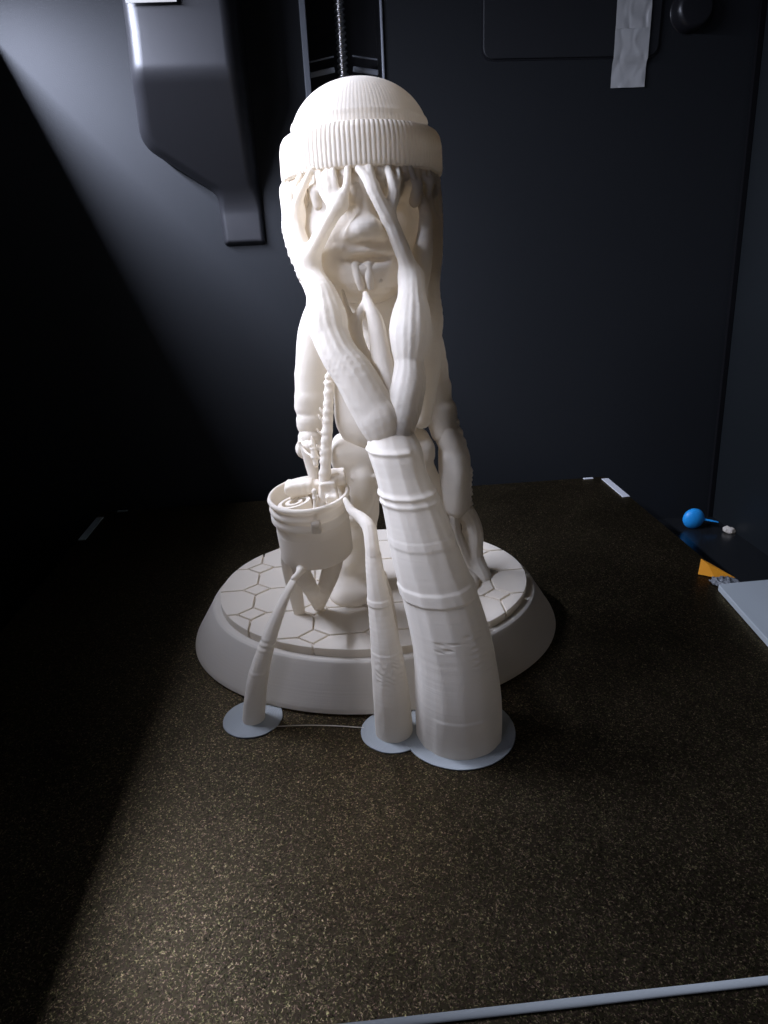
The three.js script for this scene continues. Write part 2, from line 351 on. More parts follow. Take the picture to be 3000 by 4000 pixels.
{ // soft light of the room through the open front of the printer
  const l = new THREE.RectAreaLight(ROOM.color, ROOM.power, 0.4, 0.3);
  l.position.set(-0.46, 0.26, 0.62); l.lookAt(0, 0.06, 0); scene.add(l);
}

// ---------------------------------------------------------------- scraps around the plate
{ // blue waste blob with a tail
  const g = solid([ball(182.0, FLOOR + 5.7, -134.6, 5.9, 5.8, 3.4, { k: 0.4 }), chain([[186.5, FLOOR + 5.4, -133.8, 0.6], [190.5, FLOOR + 4.8, -132, 0.55], [194, FLOOR + 4.2, -130.5, 0.45]], { k: 0.6 })], 0.45);
  tag(mesh('plastic_scrap', g, new THREE.MeshPhysicalMaterial({ color: new THREE.Color(0.02, 0.34, 0.85), roughness: 0.45 })), 'round bright blue plastic scrap with a thin tail beside the plate', 'plastic scrap');
}
{ const g = solid([ball(196.5, FLOOR + 1.8, -126, 1.9, 1.6, 1.8), ball(198.6, FLOOR + 1.1, -124.6, 1.6, 1.1, 1.3)], 0.3, { rough: 0.5 });
  tag(mesh('plastic_scrap_001', g, plaFlat), 'small lumpy white plastic scrap right of the blue one', 'plastic scrap'); }
{ const P = (x, y, z) => new THREE.Vector3(x, y, z);
  const pts = [P(119.2, .3, -16), P(123.6, .3, -12.6), P(130.4, .4, -11), P(128, .3, -24), P(122.2, 4.2, -20.5), P(123.4, 3.2, -17.5)];
  const faces = [[0, 1, 5], [0, 5, 4], [1, 2, 5], [5, 2, 4], [4, 2, 3], [0, 4, 3], [0, 3, 1], [1, 3, 2]], pos = [];
  for (const f of faces) for (const i of f) pos.push(...pts[i].toArray());
  const g = new THREE.BufferGeometry(); g.setAttribute('position', new THREE.Float32BufferAttribute(pos, 3)); g.computeVertexNormals();
  tag(mesh('plastic_scrap_002', g, new THREE.MeshPhysicalMaterial({ color: new THREE.Color(0.75, 0.30, 0.02), roughness: 0.4, side: THREE.DoubleSide })), 'angular orange plastic scrap below the blue one', 'plastic scrap'); }
{ const g = solid([ball(124, 1.2, -7.6, 2.0, 1.1, 1.6), ball(126.6, 1.0, -6.2, 1.8, 0.9, 1.7), ball(121.8, .8, -8.6, 1.3, .7, 1.1)], 0.3, { rough: 0.7, floor: 0.15 });
  tag(mesh('plastic_scrap_003', g, new THREE.MeshPhysicalMaterial({ color: new THREE.Color(0.16, 0.17, 0.18), roughness: 0.5 })), 'crumpled grey plastic scrap between orange scrap and white card', 'plastic scrap'); }
{ const s = roundShape([[120.2, -4], [150, -4.6], [165, 48], [115, 42]], 1);
  const g = new THREE.ExtrudeGeometry(s, { depth: 1.6, bevelEnabled: true, bevelSize: 0.3, bevelThickness: 0.3, bevelSegments: 2 }); g.rotateX(Math.PI / 2); g.translate(0, 2.0, 0);
  tag(mesh('white_card', g, new THREE.MeshPhysicalMaterial({ color: new THREE.Color(0.42, 0.46, 0.47), roughness: 0.7 })), 'pale grey card lying over the right edge of the plate', 'card'); }

{ // a wisp of plastic left on the plate between the pads
  const c = new THREE.CatmullRomCurve3([[-29.5, 0.25, 48.6], [-22, 0.4, 49.4], [-14, 0.3, 50.6], [-6.5, 0.3, 52.4]].map((p) => new THREE.Vector3(...p)));
  tag(mesh('plastic_thread', new THREE.TubeGeometry(c, 40, 0.13, 6), plaFlat), 'hair-thin plastic thread on the plate between two support pads', 'thread');
}

// ---------------------------------------------------------------- the printed figurine
const fig = thing('figurine', 'unpainted white figurine in ribbed beanie standing on an oval tiled base', 'figurine');
const EC = [0.4, -1.9], EX = 0.835;                          // centre of the oval base, its depth against its width
{
  const ring = (R, y) => ({ R, y });
  const prof = [ring(0.01, 0.12), ring(58.6, 0.12), ring(59.4, 0.7), ring(58.9, 2), ring(52.6, 12.2), ring(52.1, 12.9), ring(51.4, 13.3), ring(49.2, 13.3), ring(48.7, 15.0), ring(0.01, 15.0)];
  const dense = []; for (let i = 0; i < prof.length - 1; i++) for (let k = 0; k < 4; k++) dense.push(ring(prof[i].R + (prof[i + 1].R - prof[i].R) * k / 4, prof[i].y + (prof[i + 1].y - prof[i].y) * k / 4)); dense.push(prof[prof.length - 1]);
  const g = grid(220, dense.length - 1, (u, v) => {
    const q = dense[Math.round(v * (dense.length - 1))], a = -u * 6.2832, w = q.R * (1 + 0.0012 * noise(Math.cos(a) * 5, q.y * 0.35, Math.sin(a) * 5));
    return [EC[0] + w * Math.cos(a), q.y, EC[1] + EX * w * Math.sin(a)];
  }, true);
  const base = mesh('base', g, pla, fig);
  // octagon and diamond floor tiles, cut to the oval
  const rim = []; for (let i = 0; i < 120; i++) { const a = i / 120 * 6.28319; rim.push([EC[0] + 49.6 * Math.cos(a), EC[1] + 49.6 * EX * Math.sin(a)]); }
  const cut = (poly) => {                                    // convex polygon against the convex rim
    for (let i = 0; i < rim.length && poly.length; i++) {
      const a = rim[i], b = rim[(i + 1) % rim.length], side = (p) => (b[0] - a[0]) * (p[1] - a[1]) - (b[1] - a[1]) * (p[0] - a[0]), out = [];
      poly.forEach((p, j) => { const q = poly[(j + 1) % poly.length], s = side(p), t = side(q); if (s >= 0) out.push(p); if (s * t < 0) { const f = s / (s - t); out.push([p[0] + (q[0] - p[0]) * f, p[1] + (q[1] - p[1]) * f]); } });
      poly = out;
    }
    return poly;
  };
  const DX = 18.8, DZ = 15.7, HX = 4.5, HZ = 3.75, gap = 0.34;
  const shrink = (poly, d) => poly.map((p, i) => {            // move every edge inwards by d
    const n = poly.length, a = poly[(i + n - 1) % n], b = poly[(i + 1) % n];
    const e1 = [p[0] - a[0], p[1] - a[1]], e2 = [b[0] - p[0], b[1] - p[1]], l1 = Math.hypot(...e1), l2 = Math.hypot(...e2);
    const n1 = [-e1[1] / l1, e1[0] / l1], n2 = [-e2[1] / l2, e2[0] / l2], c = n1[0] * n2[0] + n1[1] * n2[1], k = d / (1 + c);
    return [p[0] + (n1[0] + n2[0]) * k, p[1] + (n1[1] + n2[1]) * k];
  });
  const addTile = (poly) => {
    poly = cut(shrink(poly, gap));
    const kept = poly.filter((p, i) => { const q = poly[(i + 1) % poly.length]; return Math.hypot(p[0] - q[0], p[1] - q[1]) > 0.25; });
    if (kept.length < 3) return;
    let area = 0; kept.forEach((p, i) => { const q = kept[(i + 1) % kept.length]; area += p[0] * q[1] - q[0] * p[1]; }); if (Math.abs(area) < 9) return;
    const t = new THREE.ExtrudeGeometry(shapeOf(kept.map(([x, z]) => [x, -z])), { depth: 2.2, bevelEnabled: true, bevelSize: 0.16, bevelThickness: 0.2, bevelSegments: 2, bevelOffset: -0.16 });
    t.rotateX(-Math.PI / 2); t.translate(0, 13.4 + (rnd() - 0.5) * 0.12, 0);
    mesh('tile', t, plaFlat, base);
  };
  for (let i = -3; i <= 3; i++) for (let k = -3; k <= 3; k++) {
    const x = i * DX, z = -1.0 + k * DZ;
    addTile([[x - HX, z], [x, z - HZ], [x + HX, z], [x, z + HZ]]);
    const X = x + DX / 2, Z = z + DZ / 2, ax = DX / 2, az = DZ / 2;
    addTile([[X - ax + HX, Z - az], [X + ax - HX, Z - az], [X + ax, Z - az + HZ], [X + ax, Z + az - HZ], [X + ax - HX, Z + az], [X - ax + HX, Z + az], [X - ax, Z + az - HZ], [X - ax, Z - az + HZ]]);
  }
}
const HC = [3.6, -4.2];                                      // head axis
{ // beanie
  const hat = new THREE.Group(); hat.name = 'beanie'; fig.add(hat); hat.position.set(0, 133.6 * MM, HC[1] * MM); hat.rotation.x = -0.085;
  const crown = grid(888, 40, (u, v) => {
    const a = -u * 6.2832, t = v * 1.5708, R = 17.9 + 0.5 * (1 - v), rib = 0.3 * smooth(0.215, 0.2, v) * smooth(0.15, 0.17, v) + 0.055 * Math.pow(Math.abs(Math.cos(u * 111 * 3.14159)), 0.8) * (1 - v * v);
    const r = (R + rib) * Math.pow(Math.max(0, Math.cos(t)), 0.92) + 0.01, y = 142 + 15.6 * Math.pow(Math.sin(t), 0.94);
    return [HC[0] + r * Math.cos(a), y - 133.6, r * Math.sin(a)];
  }, true);
  mesh('crown', crown, pla, hat);
  const band = grid(1110, 34, (u, v) => {
    const a = -u * 6.2832, rows = [[17.5, 0.2], [20.3, 0], [21.1, 0.4], [21.4, 1.5], [21.3, 7], [20.9, 9.1], [20.2, 10.2], [19.2, 10.4], [17.8, 10]];
    const s = v * (rows.length - 1), i = Math.min(rows.length - 2, s | 0), f = s - i, R = rows[i][0] + (rows[i + 1][0] - rows[i][0]) * f, y = rows[i][1] + (rows[i + 1][1] - rows[i][1]) * f;
    const rib = 0.27 * (Math.pow(Math.abs(Math.cos(u * 111 * 3.14159 + 0.25 * noise(u * 30, y * 0.3))), 0.7) - 0.5) * smooth(17.4, 20.5, R);
    return [HC[0] + (R + rib) * Math.cos(a), y + 0.14 * noise(u * 60, 2.2), (R + rib) * Math.sin(a)];
  }, true);
  mesh('folded_brim', band, pla, hat);
}
{ // head and face
  const P = [
    ball(3.4, 129, -4.2, 18.9, 20, 18.2, { k: 4 }), ball(3.0, 117, 1.5, 13.5, 13.5, 13.2, { k: 6 }), ball(2.6, 112, 5.5, 9.8, 7.6, 9.2, { k: 6 }),
    ball(-4.4, 120, 7.6, 6, 6.4, 5.2, { k: 6 }), ball(9.6, 119.8, 7.6, 6, 6.4, 5.2, { k: 6 }),                             // cheeks
    ball(3.0, 131.5, 12.6, 11, 3.2, 3.8, { k: 4 }),                                                                           // brow
    capsule([2.6, 131, 14.0, 1.7], [2.7, 122.4, 17.0, 2.3], { k: 3 }), ball(2.6, 121.9, 18.2, 4.1, 2.8, 3.3, { k: 1.3 }), ball(-0.6, 120.5, 15.8, 1.8, 1.5, 1.9, { k: 1.6 }), ball(6.0, 120.4, 15.8, 1.8, 1.5, 1.9, { k: 1.6 }), // nose
    chain([[-6.9, 114.6, 11.6, 0.6], [-6.6, 116.4, 12.6, 0.7], [-4.8, 117.3, 14.0, 0.8], [-1.0, 116.8, 15.3, 0.85], [2.4, 116.5, 15.8, 0.95], [7.1, 116.6, 15.2, 0.9], [10.4, 116.6, 13.8, 0.7]], { k: 1.2 }), // upper lip
    ball(2.8, 114.5, 16.6, 6.0, 1.5, 4.4, { cut: true, k: 1.0 }),                                                               // open mouth
    chain([[-2.4, 112.4, 13.4, 0.6], [2.6, 112.2, 14.4, 0.8], [7.4, 112.3, 13.4, 0.6]], { k: 1.8 }),                             // lower lip
    ball(-4.6, 127.6, 16.4, 3.0, 1.8, 2.4, { cut: true, k: 3 }), ball(10.2, 127.6, 16.4, 3.0, 1.8, 2.4, { cut: true, k: 3 }),       // shallow eye hollows
  ];
  const head = mesh('head', solid(P, 0.42, { rough: 0.1 }), pla, fig);
  const tufts = solid([chain([[-0.3, 113.0, 14.8, 1.2], [0.3, 110.2, 15.3, 1.15], [1.0, 107.8, 14.9, 1.05]], { k: 0.3 }), chain([[3.1, 113, 15.0, 1.1], [3.0, 110.2, 15.5, 1.1], [3.2, 107.8, 15.0, 1.0]], { k: 0.3 }), chain([[6.3, 112.8, 13.8, 1.0], [5.9, 109.4, 14.0, 0.9]], { k: 0.3 }), chain([[-1.2, 112.9, 13.8, 0.6], [2.6, 113.0, 14.6, 0.7], [7.0, 112.8, 13.6, 0.6]], { k: 1.0 })], 0.2, { rough: 0.05 });
  mesh('chin_tuft', tufts, pla, fig);
  const hair = [
    chain([[-13.1, 108.8, 6, 1.6], [-14.9, 119.7, 3, 3.2], [-15.2, 126, 0, 3.2], [-15.2, 133, -2, 2.4]], { k: 3, facet: 0.3, n: 12 }),
    chain([[-11, 108, -6, 3], [-14, 118, -6, 4], [-15, 132, -8, 4]], { k: 4 }),
    chain([[17, 106, -6, 3.5], [20.5, 117, -6, 4], [21.2, 132, -8, 4]], { k: 4 }), chain([[5, 106, -16, 6], [5, 132, -16, 8]], { k: 5 }), chain([[-6, 106, -12, 5], [-9, 130, -14, 6]], { k: 5 }), chain([[14, 106, -12, 5], [16, 130, -14, 6]], { k: 5 }),
  ];
  mesh('hair', solid(hair, 0.6), pla, fig);
}
{ // clothes and body
  const jacket = [
    chain([[3, 104, -6, 8.5], [4, 98, -6, 10.5], [4.6, 85.6, -6, 12.2], [4.5, 70, -6, 13]], { k: 5 }), capsule([-7, 101, -5, 5.2], [16, 100, -6, 5.2], { k: 5 }),
    chain([[-9.6, 101.5, -3, 4.6], [-12.1, 95.0, -3, 5.03], [-13.6, 87, -2, 4.9], [-14.2, 83.4, -2, 4.7]], { k: 1.4 }), chain([[-14.2, 83.2, -2, 4.95], [-15.0, 77.5, -1, 4.5]], { k: 0.5 }), chain([[-14.9, 76.8, -1, 4.9], [-15.3, 74.6, -1, 4.7]], { k: 0.3 }), capsule([-15.35, 72.6, -0.6, 3.6], [-15.4, 70.8, 0, 4.1], { k: 0.3 }), capsule([-15.5, 70.2, 0, 4.35], [-15.6, 69.4, 0, 4.2], { k: 0.2 }),
    chain([[18.2, 96, -4, 5.0], [20.4, 88, -4.5, 5.0], [21.0, 84.4, -5, 4.7]], { k: 2 }), chain([[21.2, 83, -5, 5.1], [21.9, 78, -5, 4.7]], { k: 0.5 }), chain([[22.2, 76.6, -5, 5.1], [22.8, 72, -4.5, 4.4]], { k: 0.5 }), chain([[23.7, 69.6, -4, 5.0], [24.6, 64, -3, 4.3]], { k: 0.5 }),
  ];
  const body = mesh('jacket', solid(jacket, 0.5), pla, fig);
  const legs = [
    block(5.6, 58.5, -6, 31.2, 8.6, 19, { r: 3.5, k: 2 }), chain([[-2.2, 55.1, -5, 7.6], [-2.7, 46.4, -3, 6.9], [-4.4, 33.2, -1, 6.5], [-6.2, 22, 1.5, 6.5], [-6.8, 18, 3, 6.7]], { k: 4 }), chain([[12, 54.0, -5, 8.5], [19.3, 38.1, -4, 7.2], [23, 25.6, -2, 6.6], [26.2, 16, 0, 6.2]], { k: 3 }),
    chain([[-1.4, 52.2, 3.4, 3.5], [-1.8, 47, 4, 3.7], [-3.2, 40.6, 3.6, 3.1]], { k: 2 }), block(-1.0, 53.4, 2.4, 8.2, 1.2, 6.4, { r: 0.4, k: 0.4 }),
    ball(-7, 16.6, 7, 7.4, 3.4, 9, { k: 2.5 }), ball(27, 16.4, 4, 7, 3.2, 9, { k: 2.5 }),
  ];
  mesh('trousers', solid(legs, 0.55, { warp: (x, y, z) => 0.16 * Math.sin(y * 0.9 + 1.6 * Math.sin(x * 0.35) + z * 0.2) * smooth(52, 44, y) * smooth(19, 25, y), floor: 13.4 }), pla, fig);
  const hand = [ball(-16.0, 65.4, 1.6, 3.7, 3.6, 3.9, { k: 1.2 })];
  for (let i = 0; i < 4; i++) { const z = -0.8 + i * 1.75, l = [0.2, 0.5, 0.35, 0][i]; hand.push(chain([[-18.6, 64.6, z, 1.0], [-19.3 - l, 62.4, z + 0.5, 0.95], [-17.6, 60.9 - l, z + 0.7, 0.9], [-15.6, 61.3, z + 0.6, 0.8]], { k: 0.5 })); }
  hand.push(chain([[-13.6, 65.2, 3.2, 1.1], [-13.1, 62.9, 4.6, 1.0], [-14.6, 61.4, 5.4, 0.85]], { k: 0.7 }));
  mesh('hand', solid(hand, 0.3, { rough: 0.08 }), pla, fig);
  // jagged sheet of material under the other sleeve
  const slab = [chain([[21.6, 79, -7, 2.0], [23.4, 70, -5.5, 3.0], [25.2, 63.2, -4, 3.9], [27.5, 57.3, -3.5, 4.2], [27.9, 48.8, -3, 4.3], [27.5, 39.1, -3, 3.8]], { k: 2.5, flat: 1.5 }), block(27.4, 48, -3, 8.4, 19, 9, { r: 1.6, k: 2 })];
  for (let i = 0; i < 9; i++) slab.push(block(31.7 + 0.5 * hash(i, 6), 51.4 - i * 1.6 + 0.3 * hash(i, 2), -3, 1.7, 1.0, 7, { r: 0.4, k: 0.7 }));
  for (let i = 1; i < 5; i++) slab.push(block(24.9 + i * 1.0, 72.5 - i * 3.1, -4, 4.4, 2.0, 6.5, { r: 0.5, k: 0.7 }));
  mesh('held_slab', solid(slab, 0.4), pla, fig);
}
{ // paint bucket hanging from the hand
  const B = new THREE.Group(); B.name = 'bucket'; B.position.set(-16.2 * MM, 35.4 * MM, 16.5 * MM); B.rotation.set(0.10, 0, 0.05); fig.add(B);
  const prof = [[0.01, 0], [10.0, 0], [10.4, 0.5], [10.45, 4], [10.5, 8.6], [10.5, 8.9], [10.4, 9.1], [10.5, 11.9], [11.0, 12.1], [11.35, 12.7], [11.3, 13.9], [10.9, 14.4], [10.9, 14.9], [11.3, 15.3], [11.4, 16.0], [11.2, 16.7], [10.75, 17.1], [10.75, 17.8], [11.3, 18.1], [11.5, 18.8], [11.2, 19.4], [10.6, 19.5], [10.3, 19.0], [10.0, 15], [9.8, 14], [0.01, 14]];
  mesh('pail', grid(110, prof.length - 1, (u, v) => { const [r, y] = prof[Math.round(v * (prof.length - 1))], a = -u * 6.2832, k = 1 + 0.004 * noise(Math.cos(a) * 2, y * 0.4, Math.sin(a) * 2); return [r * k * Math.cos(a), y, r * k * Math.sin(a)]; }, true), plaFlat, B);
  // rolled sheets standing in it
  const roll = (x, y, z, R0, turns, h, tilt, pitch) => {
    const t0 = 0.95, n = 120, sh = [], inn = [];
    for (let i = 0; i <= n; i++) { const a = i / n * turns * 6.2832, r = R0 - i / n * turns * pitch; sh.push([Math.cos(a) * r, Math.sin(a) * r]); inn.push([Math.cos(a) * (r - t0), Math.sin(a) * (r - t0)]); }
    const g = new THREE.ExtrudeGeometry(shapeOf([...sh, ...inn.reverse()]), { depth: h, bevelEnabled: true, bevelSize: 0.12, bevelThickness: 0.15, bevelSegments: 2, curveSegments: 4 });
    g.rotateX(-Math.PI / 2); g.rotateZ(tilt); g.rotateX(-0.12); g.translate(x, y, z);
    return g;
  };
  mesh('paper_roll', roll(-2.8, 12.4, 2.8, 6.2, 2.1, 5.6, 0.14, 2.2), plaFlat, B);
  mesh('folded_rag', solid([block(-2.5, 20.2, -2.6, 8, 3.4, 5.6, { r: 1.2 }), block(-1, 18, -4, 9, 5, 5, { r: 1 })], 0.35, { rough: 0.25 }), plaFlat, B);
  mesh('folded_rag', solid([block(5.6, 19.6, -1.5, 4.6, 5.6, 7.6, { r: 0.7 }), block(8.2, 21.6, -3.4, 5, 3.2, 6.4, { r: 0.6 }), block(6.4, 18, 3.4, 3.2, 3.4, 3.4, { r: 0.6 })], 0.3, { rough: 0.3 }), plaFlat, B);
  // stick with rough printed rings
  const rings = [];
  for (let i = 0; i <= 90; i++) { const t = i / 90; rings.push([3.3 + 6.3 * t, 13 + 34.6 * t, 2.0 - 9.2 * t, (1.66 - 0.4 * t) * (t > 0.3 ? 1 + 0.07 * (hash(i, 2) - 0.3) * 0.5 : 1)]); }
  const stick = [chain(rings, { k: 0.25, per: 1 })];
  for (let i = 0; i < 9; i++) { const t = 0.32 + 0.66 * i / 9 + 0.03 * hash(i, 8), q = rings[Math.round(t * 90)]; stick.push(capsule([q[0] - 0.2, q[1], q[2], q[3] + 0.06], [q[0] + 0.1, q[1] + 0.35, q[2], q[3] + 0.05], { k: 0.2 })); }
  for (const [t, s, l] of [[0.62, -1, 2.0], [0.72, -1, 1.6], [0.78, -1, 1.3], [0.5, -1, 1.8]]) { const q = rings[Math.round(t * 90)]; stick.push(chain([[q[0] + s * 0.8, q[1], q[2], 0.5], [q[0] + s * (1 + l * 0.5), q[1] + 0.5, q[2], 0.4], [q[0] + s * (1.1 + l * 0.7), q[1] + 1.6, q[2], 0.28]], { k: 0.3 })); }
  { const q = rings[90]; stick.push(ball(q[0], q[1], q[2], 1.55, 1.0, 1.55, { k: 0.3 }), ball(q[0], q[1] + 1.6, q[2], 1.1, 1.0, 1.1, { k: 0.3 }), chain([[q[0], q[1] + 1.6, q[2], 0.6], [q[0], q[1] + 3.6, q[2] - 0.3, 0.3]], { k: 0.3 })); }
  mesh('stick', solid(stick, 0.2, { rough: 0.12 }), plaFlat, B);
  // wire handle and its lugs
  const rod = [chain([[1.5, 13.6, 11.0, 0.5], [1.6, 16.4, 10.6, 0.42], [1.9, 19.4, 9.2, 0.45], [2.2, 22.4, 7.4, 0.6]], { k: 0.3 }), ball(2.2, 22.8, 7.2, 0.85, 0.7, 0.85, { k: 0.2 }), ball(2.1, 21.2, 8.2, 0.75, 0.5, 0.75, { k: 0.2 }),
    block(1.5, 13.4, 11.2, 2.6, 2.2, 1.6, { r: 0.3 }), block(1.5, 15.2, 11.5, 2.2, 1.0, 1.4, { r: 0.3 })];
  mesh('handle_rod', solid(rod, 0.18, { rough: 0.15 }), plaFlat, B);
  const bail = [chain([[-1.4, 29.6, -12, 0.5], [-0.4, 28.0, -10.5, 0.45], [1.6, 27.2, -7.5, 0.38], [5.4, 27.2, -3.6, 0.4]], { k: 0.3 }), chain([[3.0, 25.6, -4.4, 0.75], [2.9, 28.4, -5.6, 0.95], [2.8, 31, -6.8, 0.7], [2.7, 32.8, -7.4, 0.25]], { k: 0.4 }), ball(2.9, 27.6, -5.2, 1.2, 0.5, 1.1, { k: 0.2 }), ball(2.8, 29.8, -6.2, 1.1, 0.5, 1, { k: 0.2 }), ball(2.3, 30.6, -6.4, 0.7, 0.7, 0.7, { k: 0.3 })];
  mesh('handle_wire', solid(bail, 0.2, { rough: 0.12 }), plaFlat, B);
  // cone of material between hand and bucket
  mesh('handle_web', solid([chain([[1.0, 27, -13.5, 2.4], [1.2, 22.5, -12, 1.9], [1.8, 17, -9, 1.4]], { k: 1 })], 0.35), plaFlat, B);
}

// ---------------------------------------------------------------- tree supports
function trunkGeometry(keys, sides, mod, n = 160) {          // tapering support column: horizontal slices, slightly faceted
  return grid(sides * 8, n, (u, v) => {
    if (v > 0.9999) { const q = interp(keys, 1); return [q[0], q[1], q[2]]; }
    const q = interp(keys, Math.min(1, v / 0.985)), a = -u * 6.2832, ph = (u * sides) % 1;
    const facet = -0.014 * 4 * ph * (1 - ph) + 0.008 + 0.012 * noise(u * sides | 0, v * 3.1);
    const r = q[3] * (1 + facet * (12 / sides)) + mod(q[1], u, v);
    return [q[0] + r * Math.cos(a), q[1], q[2] + r * Math.sin(a)];
  }, true);
}
function brim(parent, circles, name = 'brim') {              // one thin first-layer disc, or several that run into each other
  const R0 = circles[0][2], lines = Math.round(R0 / 0.42);
  const g = grid(180, lines * 4 + 4, (u, v) => {
    const a = -u * 6.2832, i = Math.round(v * (lines * 4 + 4)), edge = R0 + 0.09 * noise(Math.cos(a) * 4 + circles[0][0], Math.sin(a) * 4) + 0.05 * noise(Math.cos(a) * 17, Math.sin(a) * 17, 3);
    if (i === 0) return [circles[0][0], 0.12, circles[0][1]];
    if (i <= 3) return [circles[0][0] + edge * Math.cos(a), [0, 0.12, 0.25, 0.36][i], circles[0][1] + edge * Math.sin(a)];
    const k = Math.min(1, (i - 3) / (lines * 4 + 1)), r = edge * (1 - k) - 0.02;
    return [circles[0][0] + r * Math.cos(a), 0.4 + 0.035 * Math.cos(i * 1.5708), circles[0][1] + r * Math.sin(a)];
  }, true);
  return mesh(name, g, brimMat, parent);
}
{ // the thick one in front that carries head and beanie
  const o = thing('tree_support', 'thickest white support trunk, forking in front of the figurine up to its beanie', 'print support', [0, 0, 0], 'supports under the figurine');
  const keys = [[17.9, 0.2, 56.6, 11.0], [17.8, 11, 56.2, 10.8], [17.2, 23, 53.5, 10.0], [15.1, 34.2, 49.5, 9.5], [12.2, 45.1, 45, 8.7], [9.7, 56, 40.5, 7.5], [7.4, 64, 36.8, 6.5], [6.2, 70, 33.6, 6.7], [5.4, 74.5, 31.2, 5.2]];
  const bump = (y, c, w, h) => h * Math.exp(-1 * ((y - c) / w) ** 2), step = (y, a, h) => h * smooth(a + 0.25, a - 0.25, y);
  // u runs clockwise from +x: 0.75 faces the viewer
  const side = (u, a, b) => smooth(a, a + 0.03, u) * smooth(b, b - 0.03, u);
  const mod = (y, u) => 0.34 * smooth(36.6, 36.9, y) * smooth(39.9, 39.4, y) + 0.14 * smooth(48.6, 49, y) * smooth(51, 50.6, y) + bump(y, 58.6, 0.6, 0.42) + bump(y, 60.4, 0.55, 0.55) + bump(y, 70.4, 0.6, 0.5) * side(u, 0.4, 0.85) + step(y, 10.4, 0.14) * side(u, 0.62, 0.95)
    - 0.34 * smooth(0.35, 0.75, Math.sin(y * 4.4 + 2.5 * noise(u * 18, y * 0.2))) * smooth(-0.05, 0.2, noise(u * 34, y * 0.9, 5)) * (side(u, 0.66, 0.78) * smooth(26.2, 27, y) * smooth(30.5, 29.5, y) + 0.9 * side(u, 0.79, 0.9) * smooth(19.5, 22, y) * smooth(31, 30, y))
    + 0.16 * noise(u * 26, y * 0.06) + 0.05 * noise(u * 60, y * 0.1, 3) + 0.03 * noise(1, y * 0.9);
  mesh('trunk', trunkGeometry(keys, 12, mod, 330), pla, o);
  brim(o, [[17.9, 56.6, 14.4]]);
  const K = { facet: 0.10, n: 15, k: 1.6 }, S = { k: 1.5, facet: 0.08, n: 9 };
  mesh('branch', solid([
    chain([[4.6, 72.6, 32.2, 4.4], [3.4, 76.4, 31.4, 5.6], [1.4, 80.0, 30, 5.5], [-2.7, 87.9, 27.5, 5.1], [-5.8, 92.4, 25.5, 4.7], [-7.8, 97.2, 23, 4.7], [-8.5, 101, 21, 5.2], [-8.9, 103.6, 20, 4.6], [-9.4, 106.8, 18.5, 3.8], [-11.2, 110.8, 15, 3.16], [-11.8, 115.2, 14, 2.57]], K),
    chain([[-11.8, 115.2, 14, 2.45], [-8.8, 119.9, 16.5, 1.94], [-5.6, 124.5, 18, 1.79], [-3.2, 127.2, 18.5, 1.7]], S), chain([[-4.2, 126.9, 18.5, 1.45], [-6.4, 129.1, 17, 1.12], [-7.6, 132.3, 16, 0.9], [-7.8, 134.6, 13.2, 0.78]], S), chain([[-3.6, 126.9, 18.5, 1.34], [-4.1, 131.0, 17.5, 0.9], [-4.3, 134.9, 15, 0.75]], S), chain([[-3.2, 127.2, 18.5, 1.34], [-1.5, 130.9, 18.5, 0.95], [-0.8, 135.1, 16, 0.85]], S), chain([[-5.2, 128.6, 17.8, 0.8], [-5.9, 132, 17, 0.6], [-6, 134.8, 14.4, 0.6]], S),
    chain([[-12.7, 115.2, 13, 2.58], [-13.6, 119.1, 11, 2.12], [-14.4, 124.6, 9.5, 1.64], [-13.3, 129.3, 10, 1.27], [-11.0, 133.2, 12, 0.95], [-9.6, 135.4, 13, 0.79]], S),
    chain([[-13.1, 111.8, 11, 2.39], [-14.9, 119.7, 6, 2.17], [-16.0, 125.4, 3, 1.69], [-16.1, 129.9, 1, 1.45], [-14.9, 134.4, 1, 1.2]], S), chain([[-14.9, 119.7, 6, 1.57], [-12.9, 126.2, 8, 1.18], [-13.7, 132.0, 7, 1.05], [-12.2, 134.6, 9, 0.8]], S),
  ], 0.34, { rough: 0.06 }), pla, o);
